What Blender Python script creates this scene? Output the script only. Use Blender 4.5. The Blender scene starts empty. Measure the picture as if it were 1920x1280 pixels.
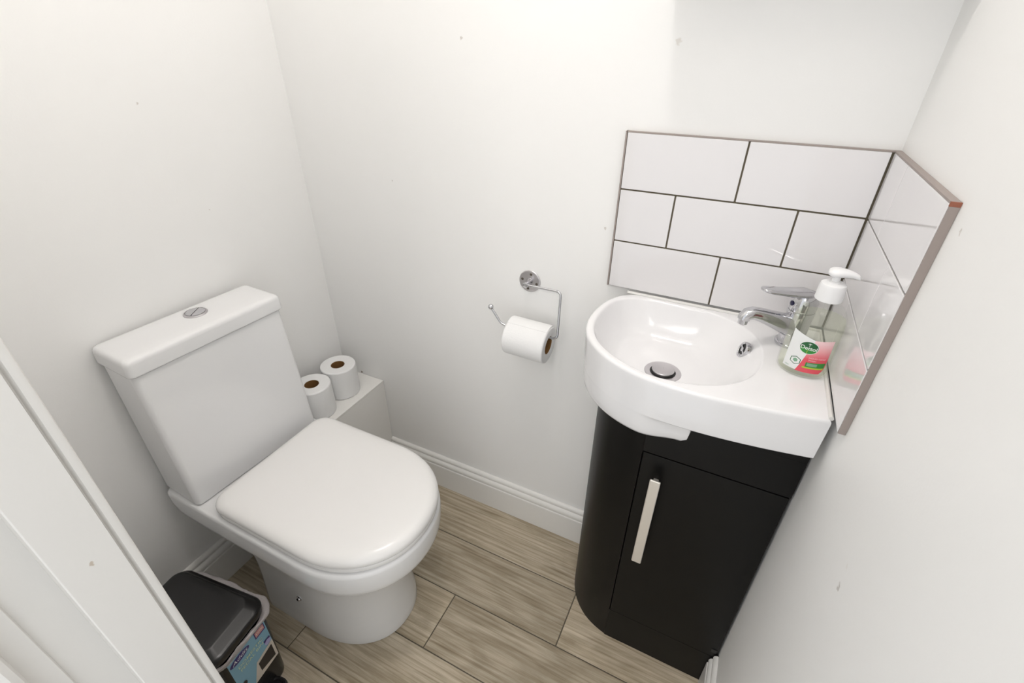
import bpy, bmesh, math, random
from mathutils import Vector, Matrix, Euler
random.seed(7)
sc = bpy.context.scene
COL = sc.collection
PI = math.pi
W = 1.2756            # room width (left wall x=0, right wall x=W); back wall y=0; floor z=0
YF = -0.843           # room face of the front (door) wall
HC = 2.50             # ceiling
YC = -0.435           # toilet centre line

# ------------------------------------------------------------------ materials
def lin(c):
    return tuple((v/255/12.92 if v/255 <= .04045 else ((v/255+.055)/1.055)**2.4) for v in c)

def mat(name, rgb, rough=.5, metal=0., coat=0., bump=0., bscale=200., spec=.5, sss=0.):
    m = bpy.data.materials.new(name); m.use_nodes = True
    nt = m.node_tree; b = nt.nodes['Principled BSDF']
    b.inputs['Base Color'].default_value = (*rgb, 1)
    b.inputs['Roughness'].default_value = rough
    b.inputs['Metallic'].default_value = metal
    b.inputs['Coat Weight'].default_value = coat
    b.inputs['Coat Roughness'].default_value = .05
    b.inputs['Specular IOR Level'].default_value = spec
    # a little procedural life in every surface
    tc = nt.nodes.new('ShaderNodeTexCoord'); nz = nt.nodes.new('ShaderNodeTexNoise')
    nz.inputs['Scale'].default_value = bscale; nz.inputs['Detail'].default_value = 4
    nt.links.new(tc.outputs['Object'], nz.inputs['Vector'])
    mr = nt.nodes.new('ShaderNodeMapRange')
    mr.inputs['To Min'].default_value = max(0, rough-.02); mr.inputs['To Max'].default_value = min(1, rough+.02)
    nt.links.new(nz.outputs['Fac'], mr.inputs['Value']); nt.links.new(mr.outputs['Result'], b.inputs['Roughness'])
    if bump:
        bp = nt.nodes.new('ShaderNodeBump'); bp.inputs['Strength'].default_value = bump
        bp.inputs['Distance'].default_value = .001
        nt.links.new(nz.outputs['Fac'], bp.inputs['Height']); nt.links.new(bp.outputs['Normal'], b.inputs['Normal'])
    return m

def wall_mat(name, rgb, marks=()):
    """white emulsion with roller texture and a few chips (position, radius, colour)"""
    m = mat(name, rgb, .5, bump=.12, bscale=260, spec=.35)
    nt = m.node_tree; b = nt.nodes['Principled BSDF']; L = nt.links
    geo = nt.nodes.new('ShaderNodeTexCoord')
    nz = nt.nodes.new('ShaderNodeTexNoise'); nz.inputs['Scale'].default_value = 140; nz.inputs['Detail'].default_value = 3
    L.new(geo.outputs['Object'], nz.inputs['Vector'])
    va = nt.nodes.new('ShaderNodeVectorMath'); va.operation = 'MULTIPLY_ADD'
    va.inputs[1].default_value = (.012,)*3
    L.new(nz.outputs['Color'], va.inputs[0]); L.new(geo.outputs['Object'], va.inputs[2])
    prev = None
    for (p, r, c) in marks:
        d = nt.nodes.new('ShaderNodeVectorMath'); d.operation = 'DISTANCE'
        d.inputs[1].default_value = (p[0]+.006, p[1]+.006, p[2]+.006)
        L.new(va.outputs[0], d.inputs[0])
        mr = nt.nodes.new('ShaderNodeMapRange'); mr.inputs['From Min'].default_value = r*.6
        mr.inputs['From Max'].default_value = r; mr.inputs['To Min'].default_value = .8; mr.inputs['To Max'].default_value = 0
        L.new(d.outputs['Value'], mr.inputs['Value'])
        mx = nt.nodes.new('ShaderNodeMix'); mx.data_type = 'RGBA'
        L.new(mr.outputs['Result'], mx.inputs['Factor'])
        if prev is None: mx.inputs['A'].default_value = (*rgb, 1)
        else: L.new(prev, mx.inputs['A'])
        mx.inputs['B'].default_value = (*c, 1)
        prev = mx.outputs['Result']
    if prev is not None: L.new(prev, b.inputs['Base Color'])
    return m

def floor_mat():
    m = bpy.data.materials.new('grey wood-effect floor tile'); m.use_nodes = True
    nt = m.node_tree; b = nt.nodes['Principled BSDF']; L = nt.links; N = nt.nodes.new
    tc = N('ShaderNodeTexCoord'); at = N('ShaderNodeAttribute'); at.attribute_name = 'plank'
    off = N('ShaderNodeVectorMath'); off.operation = 'MULTIPLY_ADD'; off.inputs[1].default_value = (3.1, 7.7, 0)
    L.new(at.outputs['Color'], off.inputs[0]); L.new(tc.outputs['Object'], off.inputs[2])
    def noise(scale, sx, sy, det, dist=0):
        mp = N('ShaderNodeMapping'); mp.inputs['Scale'].default_value = (sx, sy, 1)
        L.new(off.outputs[0], mp.inputs['Vector'])
        n = N('ShaderNodeTexNoise'); n.inputs['Scale'].default_value = scale; n.inputs['Detail'].default_value = det
        n.inputs['Distortion'].default_value = dist
        L.new(mp.outputs[0], n.inputs['Vector']); return n
    grain = noise(8, .55, 17, 9, .5); fine = noise(36, .6, 20, 7, .2); blot = noise(4.5, 1, 3.2, 4, 1.2)
    r1 = N('ShaderNodeValToRGB'); cr = r1.color_ramp
    cr.elements[0].position = .25; cr.elements[0].color = (*lin((152, 137, 113)), 1)
    cr.elements[1].position = .72; cr.elements[1].color = (*lin((216, 205, 185)), 1)
    e = cr.elements.new(.48); e.color = (*lin((190, 177, 154)), 1)
    L.new(grain.outputs['Fac'], r1.inputs['Fac'])
    r2 = N('ShaderNodeValToRGB'); r2.color_ramp.elements[0].position = .3; r2.color_ramp.elements[0].color = (.70, .68, .66, 1)
    r2.color_ramp.elements[1].position = .62; r2.color_ramp.elements[1].color = (1, 1, 1, 1)
    L.new(fine.outputs['Fac'], r2.inputs['Fac'])
    mx = N('ShaderNodeMix'); mx.data_type = 'RGBA'; mx.blend_type = 'MULTIPLY'; mx.inputs['Factor'].default_value = .55
    L.new(r1.outputs['Color'], mx.inputs['A']); L.new(r2.outputs['Color'], mx.inputs['B'])
    r3 = N('ShaderNodeValToRGB'); r3.color_ramp.elements[0].position = .35; r3.color_ramp.elements[0].color = (.72, .70, .66, 1)
    r3.color_ramp.elements[1].position = .6; r3.color_ramp.elements[1].color = (1.0, 1.0, 1.0, 1)
    L.new(blot.outputs['Fac'], r3.inputs['Fac'])
    mx2 = N('ShaderNodeMix'); mx2.data_type = 'RGBA'; mx2.blend_type = 'MULTIPLY'; mx2.inputs['Factor'].default_value = 1
    L.new(mx.outputs['Result'], mx2.inputs['A']); L.new(r3.outputs['Color'], mx2.inputs['B'])
    sep = N('ShaderNodeSeparateColor'); L.new(at.outputs['Color'], sep.inputs[0])
    mr = N('ShaderNodeMapRange'); mr.inputs['To Min'].default_value = .86; mr.inputs['To Max'].default_value = 1.12
    L.new(sep.outputs[2], mr.inputs['Value'])
    mx3 = N('ShaderNodeVectorMath'); mx3.operation = 'SCALE'
    L.new(mx2.outputs['Result'], mx3.inputs[0]); L.new(mr.outputs['Result'], mx3.inputs['Scale'])
    L.new(mx3.outputs[0], b.inputs['Base Color'])
    b.inputs['Roughness'].default_value = .42; b.inputs['Specular IOR Level'].default_value = .4
    bp = N('ShaderNodeBump'); bp.inputs['Strength'].default_value = .25; bp.inputs['Distance'].default_value = .001
    L.new(fine.outputs['Fac'], bp.inputs['Height']); L.new(bp.outputs['Normal'], b.inputs['Normal'])
    return m

def clear_mat(name, tint, haze, haze_rgb, gloss_rough=.04, g0=.025, g1=.40):
    """clear plastic / liquid: tinted see-through, some body, a glossy skin"""
    m = bpy.data.materials.new(name); m.use_nodes = True
    nt = m.node_tree; L = nt.links; N = nt.nodes.new
    out = nt.nodes['Material Output']; nt.nodes.remove(nt.nodes['Principled BSDF'])
    tr = N('ShaderNodeBsdfTransparent'); tr.inputs['Color'].default_value = (*tint, 1)
    df = N('ShaderNodeBsdfTranslucent'); df.inputs['Color'].default_value = (*haze_rgb, 1)
    d2 = N('ShaderNodeBsdfDiffuse'); d2.inputs['Color'].default_value = (*haze_rgb, 1)
    a = N('ShaderNodeMixShader'); a.inputs[0].default_value = .5
    L.new(df.outputs[0], a.inputs[1]); L.new(d2.outputs[0], a.inputs[2])
    nz = N('ShaderNodeTexNoise'); nz.inputs['Scale'].default_value = 60
    mr = N('ShaderNodeMapRange'); mr.inputs['To Min'].default_value = haze*.85; mr.inputs['To Max'].default_value = haze*1.15
    L.new(nz.outputs['Fac'], mr.inputs['Value'])
    m1 = N('ShaderNodeMixShader'); L.new(mr.outputs['Result'], m1.inputs[0])
    L.new(tr.outputs[0], m1.inputs[1]); L.new(a.outputs[0], m1.inputs[2])
    gl = N('ShaderNodeBsdfGlossy'); gl.inputs['Roughness'].default_value = gloss_rough
    lw_ = N('ShaderNodeLayerWeight'); lw_.inputs['Blend'].default_value = .5       # skin sheen, stronger at grazing angles
    pw = N('ShaderNodeMath'); pw.operation = 'POWER'; pw.inputs[1].default_value = 4.5; L.new(lw_.outputs['Facing'], pw.inputs[0])
    sc_ = N('ShaderNodeMapRange'); sc_.inputs['To Min'].default_value = g0; sc_.inputs['To Max'].default_value = g1; L.new(pw.outputs[0], sc_.inputs['Value'])
    m2 = N('ShaderNodeMixShader'); L.new(sc_.outputs['Result'], m2.inputs[0])
    L.new(m1.outputs[0], m2.inputs[1]); L.new(gl.outputs[0], m2.inputs[2])
    L.new(m2.outputs[0], out.inputs['Surface'])
    return m

WALL = (.91, .907, .892)
chip = lin((206, 200, 193)); brown = lin((120, 96, 70))
M = {}
M['wall_back'] = wall_mat('white wall paint back', WALL, [((.512, 0, 1.314), .003, chip), ((.923, 0, 1.309), .006, lin((228, 224, 218))),
                          ((.076, 0, .379), .005, brown), ((.30, 0, 1.02), .003, chip), ((.838, 0, .985), .003, chip)])
M['wall_left'] = wall_mat('white wall paint left', WALL, [((0, -.35, 1.20), .0025, chip), ((0, -.28, .98), .002, chip)])
M['wall_right'] = wall_mat('white wall paint right', WALL, [((W, -.508, .80), .0045, lin((196, 192, 186))), ((W, -.50, .825), .003, lin((238, 236, 232))), ((W, -.35, 1.15), .003, chip)])
M['wall'] = wall_mat('white wall paint', WALL)
M['ceiling'] = wall_mat('white ceiling paint', (.82, .82, .81))
M['gloss_wood'] = mat('white gloss woodwork', (.85, .84, .81), .25, spec=.5, bump=.05, bscale=60)
M['frame'] = wall_mat('white gloss door frame', (.78, .765, .735), [((.66, -.874, .92), .0025, lin((186, 172, 154)))])
M['frame'].node_tree.nodes['Principled BSDF'].inputs['Specular IOR Level'].default_value = .5
M['floor'] = floor_mat()
M['grout'] = mat('dark grey grout', lin((96, 90, 78)), .9, bump=.3)
M['tile'] = mat('white glazed tile', (.80, .785, .79), .06, coat=.4)
M['tile_grout'] = mat('olive grey tile grout', lin((98, 90, 74)), .9, bump=.2)
M['trim'] = mat('bare tile edge', lin((158, 147, 141)), .5, metal=.15)
M['terracotta'] = mat('terracotta tile body', lin((150, 94, 74)), .85)
M['ceramic'] = mat('white ceramic', (.83, .83, .83), .10, coat=.1, spec=.5)
M['ceramic_basin'] = mat('white basin ceramic', (.85, .845, .85), .13, coat=0)
M['seat'] = mat('white thermoset seat', (.875, .865, .85), .2, coat=.1)
M['chrome'] = mat('chrome', (.60, .60, .62), .07, metal=1)
M['slot_shade'] = mat('slot shadow', (.015, .015, .015), .5)  # near-black colour standing in for shade inside the waste and overflow
M['satin_steel'] = mat('satin steel', (.60, .58, .59), .30, metal=1)
M['nickel'] = mat('pale satin nickel handle', (.82, .78, .72), .36, metal=.55)
M['black'] = mat('black satin vanity board', (.0040, .0038, .0037), .38, spec=.22, bump=.03, bscale=400)
M['paper'] = mat('white toilet tissue', (.86, .86, .855), .95, bump=.5, bscale=240, spec=.1)
M['cardboard'] = mat('brown cardboard core', lin((132, 96, 52)), .9, bump=.3)
M['sealant'] = mat('white sealant', (.78, .77, .74), .4)
M['bin_black'] = mat('black bin plastic', (.007, .0064, .0066), .25, bump=.08, bscale=500)
M['bin_gloss'] = mat('shiny black plastic', (.014, .012, .013), .14)
M['pump'] = mat('white pump plastic', (.86, .86, .86), .3)
M['bottle'] = clear_mat('clear bottle plastic', (.995, .997, .99), .03, (.90, .92, .88), .04, .02, .25)
M['liquid'] = clear_mat('pale green hand wash', (.982, .994, .945), .10, (.95, .97, .86), .1, 0, 0)
M['liner'] = clear_mat('clear bin bag film', (.95, .93, .93), .68, (.92, .87, .87), .14, .12, .5)
M['lab_white'] = mat('label white', (.82, .83, .82), .35)
M['lab_pink'] = None
M['lab_green'] = mat('label dark green', lin((22, 92, 44)), .35)
M['lab_green_light'] = mat('label green', lin((46, 140, 52)), .35)
M['lab_yellow'] = mat('label lime', lin((180, 200, 60)), .35)
M['lab_sage'] = mat('label sage', lin((128, 170, 140)), .35)
M['lab_rose'] = mat('label pale rose', lin((244, 190, 194)), .35)
M['lab_blue'] = mat('bin label blue', lin((132, 178, 200)), .3)
M['lab_navy'] = mat('bin label navy', lin((58, 44, 112)), .3)
M['lab_cream'] = mat('bin label cream', lin((214, 206, 194)), .3)
M['lab_photo'] = mat('bin label picture', lin((40, 34, 34)), .3)
M['lab_salmon'] = mat('bin label salmon', lin((206, 150, 146)), .3)
M['lab_lilac'] = mat('bin label lilac', lin((176, 172, 214)), .3)
M['lab_lime'] = mat('bin label pale lime', lin((206, 222, 192)), .3)
M['lamp'] = None

def pink_mat():
    m = mat('label pink print', lin((222, 92, 104)), .35)
    nt = m.node_tree; b = nt.nodes['Principled BSDF']; L = nt.links
    tc = nt.nodes.new('ShaderNodeTexCoord'); sp = nt.nodes.new('ShaderNodeSeparateXYZ'); L.new(tc.outputs['Object'], sp.inputs[0])
    r = nt.nodes.new('ShaderNodeValToRGB'); r.color_ramp.elements[0].position = 0; r.color_ramp.elements[0].color = (*lin((226, 84, 98)), 1)
    r.color_ramp.elements[1].position = 1; r.color_ramp.elements[1].color = (*lin((246, 208, 210)), 1)
    mr = nt.nodes.new('ShaderNodeMapRange'); mr.inputs['From Min'].default_value = .036; mr.inputs['From Max'].default_value = .066
    L.new(sp.outputs['Z'], mr.inputs['Value']); L.new(mr.outputs['Result'], r.inputs['Fac']); L.new(r.outputs['Color'], b.inputs['Base Color'])
    return m
M['lab_pink'] = pink_mat()

# ------------------------------------------------------------------ helpers
def thing(name, label, cat, loc=(0, 0, 0), rotz=0., group=None):
    o = bpy.data.objects.new(name, None); COL.objects.link(o)
    o.location = loc; o.rotation_euler = (0, 0, rotz); o.empty_display_size = .05
    tag(o, label, cat, group); return o

def tag(o, label, cat, group=None):
    o['label'] = label; o['category'] = cat
    if group: o['group'] = group
    return o

def root_loc(o):
    v = Vector((0, 0, 0))
    while o is not None:
        v += o.location; o = o.parent
    return v

def finish(name, me, mats, parent, smooth):
    if not isinstance(mats, (list, tuple)): mats = [mats]
    for m in mats: me.materials.append(m)
    bm = bmesh.new(); bm.from_mesh(me)
    bmesh.ops.remove_doubles(bm, verts=bm.verts, dist=1e-6)
    if smooth is not None: bmesh.ops.recalc_face_normals(bm, faces=bm.faces)
    bm.to_mesh(me); bm.free()
    if smooth:
        me.polygons.foreach_set('use_smooth', [True]*len(me.polygons))
        me.set_sharp_from_angle(angle=math.radians(smooth))
    me.update()
    o = bpy.data.objects.new(name, me); COL.objects.link(o)
    if smooth:
        wn = o.modifiers.new('weighted_normals', 'WEIGHTED_NORMAL'); wn.keep_sharp = True
    if parent is not None: o.parent = parent
    return o

def ob(name, geo, mats, parent=None, smooth=40, local=False):
    """geo = (verts, faces[, material indices]); world coordinates unless local"""
    v, f = geo[0], geo[1]
    off = Vector((0, 0, 0)) if (local or parent is None) else root_loc(parent)
    me = bpy.data.meshes.new(name)
    me.from_pydata([tuple(Vector(p)-off) for p in v], [], f)
    if len(geo) > 2: me.polygons.foreach_set('material_index', geo[2])
    return finish(name, me, mats, parent, smooth)

def struct(name, geo, mats, smooth=40, parent=None):
    o = ob(name, geo, mats, parent, smooth); o['kind'] = 'structure'; return o

def join(*gs):
    v, f, mi = [], [], []
    for g in gs:
        n = len(v); v += list(g[0]); f += [tuple(i+n for i in q) for q in g[1]]
        mi += list(g[2]) if len(g) > 2 else [0]*len(g[1])
    return v, f, mi

def setmi(g, k): return g[0], g[1], [k]*len(g[1])
def xf(g, mtx): return ([mtx @ Vector(p) for p in g[0]],) + tuple(g[1:])

def box(x0, x1, y0, y1, z0, z1, bev=0., seg=2):
    bm = bmesh.new(); bmesh.ops.create_cube(bm, size=1)
    for v in bm.verts:
        v.co = Vector(((x0+x1)/2+v.co.x*(x1-x0), (y0+y1)/2+v.co.y*(y1-y0), (z0+z1)/2+v.co.z*(z1-z0)))
    if bev: bmesh.ops.bevel(bm, geom=list(bm.edges), offset=bev, segments=seg, profile=.5, affect='EDGES')
    bm.verts.index_update()
    g = ([tuple(v.co) for v in bm.verts], [tuple(v.index for v in f.verts) for f in bm.faces]); bm.free(); return g

def loft(rings, cap0=True, cap1=True, closed=True):
    v, f = [], []; n = len(rings[0])
    for r in rings: v += [tuple(p) for p in r]
    for i in range(len(rings)-1):
        for j in range(n if closed else n-1):
            a, b = i*n+j, i*n+(j+1) % n
            f.append((a, b, b+n, a+n))
    if cap0: f.append(tuple(range(n))[::-1])
    if cap1: f.append(tuple(range((len(rings)-1)*n, len(rings)*n)))
    return v, f

def lathe(prof, seg=48, mtx=None, cap0=False, cap1=False, ex=1., ey=1.):
    rings = [[(r*math.cos(2*PI*k/seg)*ex, r*math.sin(2*PI*k/seg)*ey, z) for k in range(seg)] for r, z in prof]
    g = loft(rings, cap0, cap1)
    return xf(g, mtx) if mtx is not None else g

def tube(pts, rad, seg=12, cap=True):
    pts = [Vector(p) for p in pts]; n = len(pts)
    rads = rad if isinstance(rad, (list, tuple)) else [rad]*n
    rings = []; prev = None
    for i, p in enumerate(pts):
        t = (pts[min(i+1, n-1)]-pts[max(i-1, 0)]).normalized()
        if prev is None:
            a = Vector((0, 0, 1)) if abs(t.z) < .9 else Vector((1, 0, 0)); u = t.cross(a).normalized()
        else: u = (prev - t*prev.dot(t)).normalized()
        prev = u; w = t.cross(u)
        rings.append([p+u*rads[i]*math.cos(2*PI*k/seg)+w*rads[i]*math.sin(2*PI*k/seg) for k in range(seg)])
    return loft(rings, cap, cap)

def catmull(pts, sub=6, closed=False):
    P = [Vector(p) for p in pts]; n = len(P); out = []
    for i in range(n if closed else n-1):
        p0 = P[(i-1) % n] if closed or i > 0 else P[0]*2-P[1]
        p1, p2 = P[i], P[(i+1) % n]
        p3 = P[(i+2) % n] if closed or i+2 < n else P[-1]*2-P[-2]
        for k in range(sub):
            t = k/sub
            out.append(.5*((2*p1)+(p2-p0)*t+(2*p0-5*p1+4*p2-p3)*t*t+(3*p1-p0-3*p2+p3)*t**3))
    if not closed: out.append(P[-1])
    return out

def fillet(pts, r, sub=6):
    """polyline with rounded corners"""
    P = [Vector(p) for p in pts]; out = [P[0]]
    for i in range(1, len(P)-1):
        a = (P[i-1]-P[i]); b = (P[i+1]-P[i]); d = min(r, a.length*.45, b.length*.45)
        A = P[i]+a.normalized()*d; B = P[i]+b.normalized()*d
        for k in range(sub+1):
            t = k/sub; out.append(A*(1-t)**2+P[i]*2*t*(1-t)+B*t*t)
    out.append(P[-1]); return out

def rrect(x0, x1, y0, y1, r, z, n=7):
    out = []
    for (cx, cy, a0) in ((x1-r, y1-r, 0), (x0+r, y1-r, PI/2), (x0+r, y0+r, PI), (x1-r, y0+r, 1.5*PI)):
        for k in range(n):
            a = a0+PI/2*k/(n-1); out.append(Vector((cx+r*math.cos(a), cy+r*math.sin(a), z)))
    return out

def dring(x0, x1, h, z, rc=.03, L=.19, p=2.1, yc=YC):
    """D plan: straight back at x0 with rounded corners, round nose at x1"""
    out = []
    xs = x1-L
    for k in range(9):                                   # back corner, near side
        a = PI+PI/2*k/8; out.append(Vector((x0+rc+rc*math.cos(a), yc-h+rc+rc*math.sin(a), z)))
    for k in range(1, 6): out.append(Vector((x0+rc+(xs-x0-rc)*k/6, yc-h, z)))
    for k in range(49):
        a = -PI/2+PI*k/48; c, s = math.cos(a), math.sin(a)
        out.append(Vector((xs+L*abs(c)**(2/p), yc+h*math.copysign(abs(s)**(2/p), s), z)))
    for k in range(5, 0, -1): out.append(Vector((x0+rc+(xs-x0-rc)*k/6, yc+h, z)))
    for k in range(9):
        a = PI/2+PI/2*k/8; out.append(Vector((x0+rc+rc*math.cos(a), yc+h-rc+rc*math.sin(a), z)))
    return out

def extrude_profile(prof, p0, p1, out):
    """prof = (distance from wall, height) closed polygon swept from p0 to p1; out = unit vector into the room"""
    out = Vector(out); r = []
    for p in (Vector(p0), Vector(p1)): r.append([p+out*d+Vector((0, 0, z)) for d, z in prof])
    return loft(r)

_fonts = {}
def text_geo(s, size, bold=False, shear=0.):
    cu = bpy.data.curves.new('t', 'FONT'); cu.body = s; cu.size = size; cu.align_x = 'CENTER'; cu.align_y = 'CENTER'
    cu.shear = shear; cu.offset = size*.012 if bold else 0
    o = bpy.data.objects.new('t', cu); COL.objects.link(o)
    dg = bpy.context.evaluated_depsgraph_get(); dg.update()
    me = bpy.data.meshes.new_from_object(o.evaluated_get(dg))
    g = ([tuple(v.co) for v in me.vertices], [tuple(p.vertices) for p in me.polygons])
    bpy.data.objects.remove(o); bpy.data.curves.remove(cu); bpy.data.meshes.remove(me)
    return g

# ------------------------------------------------------------------ room shell
def quadbox(*a): return box(*a)
T = .10
struct('wall_left', box(-T, 0, YF-.1, T, -.05, HC), M['wall_left'], None)
struct('wall_back', box(0, W, 0, T, -.05, HC), M['wall_back'], None)
struct('wall_right', box(W, W+T, YF-.1, T, -.05, HC), M['wall_right'], None)
struct('ceiling', box(-T, W+T, YF-.1, T, HC, HC+.06), M['ceiling'], None)
DX0 = .632                                               # structural opening left side
struct('wall_front', join(box(0, DX0, YF-.1, YF, -.05, HC), box(DX0, W, YF-.1, YF, 2.03, HC)), M['wall'], None)

# floor: wood-effect planks running along x, thirds bond, over a grout bed
def make_floor():
    PW, PL, G = .155, .91, .0028
    v, f, mi, ids = [], [], [], []
    g0 = box(-.02, W+.02, -1.15, .02, -.06, -.0015); n = len(g0[0]); v += list(g0[0]); f += list(g0[1]); mi += [1]*len(g0[1]); ids += [(0, 0, 0)]*n
    y1 = -.015 + .0
    rows = [(.02, -.166), (-.166, -.324), (-.324, -.478), (-.478, -.633), (-.633, -.788), (-.788, -.943), (-.943, -1.15)]
    starts = [.30, .92, .62, .313, .92, .62, .313]
    for k, (ya, yb) in enumerate(rows):
        x = starts[k]
        while x > -.02: x -= PL
        while x < W+.02:
            xa, xb = max(x, -.02)+G/2, min(x+PL, W+.02)-G/2
            if xb-xa > .005:
                g = box(xa, xb, yb+G/2, ya-G/2, -.012, 0, .0008, 1)
                n = len(v); v += list(g[0]); f += [tuple(i+n for i in q) for q in g[1]]; mi += [0]*len(g[1])
                c = (random.random(), random.random(), random.random()); ids += [c]*len(g[0])
            x += PL
    me = bpy.data.meshes.new('floor'); me.from_pydata(v, [], f); me.polygons.foreach_set('material_index', mi)
    at = me.attributes.new('plank', 'FLOAT_COLOR', 'POINT')
    at.data.foreach_set('color', [c for t in ids for c in (*t, 1)])
    me.materials.append(M['floor']); me.materials.append(M['grout'])
    o = bpy.data.objects.new('floor', me); COL.objects.link(o); o['kind'] = 'structure'
make_floor()

# skirting profile: flat face, small step, quirk, torus bead, quirk, top lip
SK = [(0, 0), (.0175, 0), (.0175, .091), (.0165, .0935), (.0140, .0940), (.0135, .0965), (.0150, .0985), (.0160, .102), (.0155, .107),
      (.0135, .1115), (.0105, .1145), (.0080, .1155), (.0078, .118), (.0095, .1195), (.0098, .123), (.0085, .1275), (.0055, .131), (.0025, .1325), (0, .1325)]
struct('baseboard_back', extrude_profile(SK, (.166, -.0003, 0), (.8915, -.0003, 0), (0, -1, 0)), M['gloss_wood'], 30)
struct('baseboard_left', extrude_profile(SK, (.0003, YF, 0), (.0003, -.2635, 0), (1, 0, 0)), M['gloss_wood'], 30)
struct('baseboard_right', extrude_profile(SK, (W-.0003, YF, 0), (W-.0003, -.243, 0), (-1, 0, 0)), M['gloss_wood'], 30)

# door lining on the left of the opening: edge bead, stop face, rebate, outer lining
def lining():
    P = [(DX0, YF), (.6530, YF), (.6575, YF-.0015), (.6585, YF-.004), (.6580, YF-.0075), (.6540, YF-.0095), (.6540, YF-.0105), (.6600, YF-.0118),
         (.6600, -.8955), (.6590, -.8965), (.6400, -.8965), (.6400, -.9270), (.6450, -.9282), (.6450, -.945), (.6585, -.9465), (.6610, -.951),
         (.6600, -.957), (.6570, -.962), (.6570, -.985), (DX0, -.985)]
    r = [[Vector((x, y, z)) for x, y in P] for z in (0, 2.03)]
    return loft(r)
lin_l = lining()
struct('door_1', join(lin_l, box(1.262, W, -.985, YF, 0, 2.03), box(DX0, W, -.985, YF, 2.0, 2.03)), M['frame'], 30)

# unseen block added high in the corner to shade the wall over the basin
struct('shade_block', box(.903, W, -.10, 0, 1.41, HC), M['wall'], None)

# ------------------------------------------------------------------ boxed-in pipes behind the toilet rolls
t = thing('pipe_boxing', 'low white boxed-in pipe ledge in the back corner beside the cistern', 'boxing', (.082, -.131, 0))
ob('front_panel', box(.1535, .165, -.2555, -.0008, 0, .3675, .0008), M['gloss_wood'], t)
ob('top_board', box(.0008, .1655, -.2565, -.0008, .3678, .375, .001), M['gloss_wood'], t)
ob('side_panel', box(.0185, .1533, -.2555, -.244, 0, .3675, .0008), M['gloss_wood'], t)

# ------------------------------------------------------------------ tile splashback round the basin
ZT, TF = 1.1696, .010
t = thing('splashback', 'white glazed brick-bond tile splashback with dark grout in corner above basin', 'splashback', (W-.01, -.005, .866))
def tile(x0, x1, z0, z1, axis):
    if axis == 'b': g = box(x0, x1, -TF, -.0035, z0, z1, .0012, 2)
    else: g = box(W-TF, W-.0035, x0, x1, z0, z1, .0012, 2)
    return g
X0, XC, YD = .861, W-TF-.001, -.320
Z = [ZT, ZT-.102, ZT-.204, ZT-.3045]
bt = []
for r, joints in enumerate([[X0, 1.0661, XC], [X0, .9652, 1.1672, XC], [X0, 1.0661, XC]]):
    for a, b in zip(joints[:-1], joints[1:]): bt.append(tile(a+.0014, b-.0014, Z[r+1]+.0028, Z[r], 'b'))
ob('back_tiles', join(*bt), M['tile'], t)
st = []
for r, joints in enumerate([[YD, -.112, -TF-.001], [YD, -.219, -TF-.001], [YD, -.112, -TF-.001]]):
    for a, b in zip(joints[:-1], joints[1:]): st.append(tile(a+.0004, b-.0004, Z[r+1]+.0024, Z[r], 's'))
ob('side_tiles', join(*st), M['tile'], t)
ob('grout', join(box(X0+.0005, W-.004, -.0075, -.0006, Z[3]+.002, ZT-.0006), box(W-.0075, W-.0006, YD+.0006, -.0076, Z[3]+.002, ZT-.0006)), M['tile_grout'], t)
ob('edge_trim', join(box(X0-.001, W-.0003, -TF+.0006, -.0003, ZT+.0002, ZT+.0022), box(W-TF+.0006, W-.0003, YD, -TF, ZT+.0002, ZT+.0022),
                     box(X0-.0026, X0+.0004, -TF+.0006, -.0003, Z[3]+.002, ZT+.0022),
                     box(W-TF+.0008, W-.0003, YD-.0022, YD-.0001, Z[3]+.002, ZT-.0026),
                     setmi(box(W-TF+.0004, W-.0003, YD-.0023, YD-.0001, ZT-.0025, ZT+.0022), 1)), [M['trim'], M['terracotta']], t)

# ------------------------------------------------------------------ washbasin
BZ = .86
BC = Vector((1.022, -.155))
def outline_pts():
    xr = W-TF-.0004; yb = -TF-.0005
    left = catmull([(.945, yb, 0), (.915, yb-.004, 0), (.888, -.040, 0), (.872, -.080, 0), (.8665, -.125, 0), (.8685, -.168, 0), (.879, -.205, 0), (.899, -.238, 0),
                    (.928, -.266, 0), (.962, -.287, 0), (1.0, -.3005, 0), (1.043, -.307, 0), (1.10, -.308, 0), (1.156, -.304, 0), (1.21, -.297, 0), (xr, -.2875, 0)], 6)
    return [Vector((xr, yb, 0))]+left
OUT = outline_pts()
def hit_outline(ang):
    d = Vector((math.cos(ang), math.sin(ang))); best = None
    n = len(OUT)
    for i in range(n):
        a = OUT[i].xy-BC; b = OUT[(i+1) % n].xy-BC; e = b-a
        den = d.x*e.y-d.y*e.x
        if abs(den) < 1e-12: continue
        tt = (a.x*e.y-a.y*e.x)/den; u = (a.x*d.y-a.y*d.x)/den
        if tt > 0 and -1e-9 <= u <= 1+1e-9: best = tt if best is None else min(best, tt)
    return best
def bowl_r(ang):
    c, s = math.cos(ang), math.sin(ang)
    u = min(1, max(0, (.25-c)/1.1)); u = u*u*(3-2*u); p = 2.3+1.1*u*(1 if s > 0 else .3+.7*max(0, 1+s*3))
    a = .1455-.0025*max(-1, min(1, -c*3))
    b = .134
    return min(1/((abs(c)/a)**p+(abs(s)/b)**p)**(1/p), hit_outline(ang)-.0155)
def bowl_depth(q, ang):
    """0 at the rim (q=1), 1 at the floor; gentler slope on the tap side"""
    c = math.cos(ang); k = max(0, c)**2; w = .38+.14*k
    s = max(0, min(1, (1-q)/w))
    k *= .75
    return ((1-(1-s)**2.3)*(1-k)+s*s*(3-2*s)*k)*.93+.07*(1-q)
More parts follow.
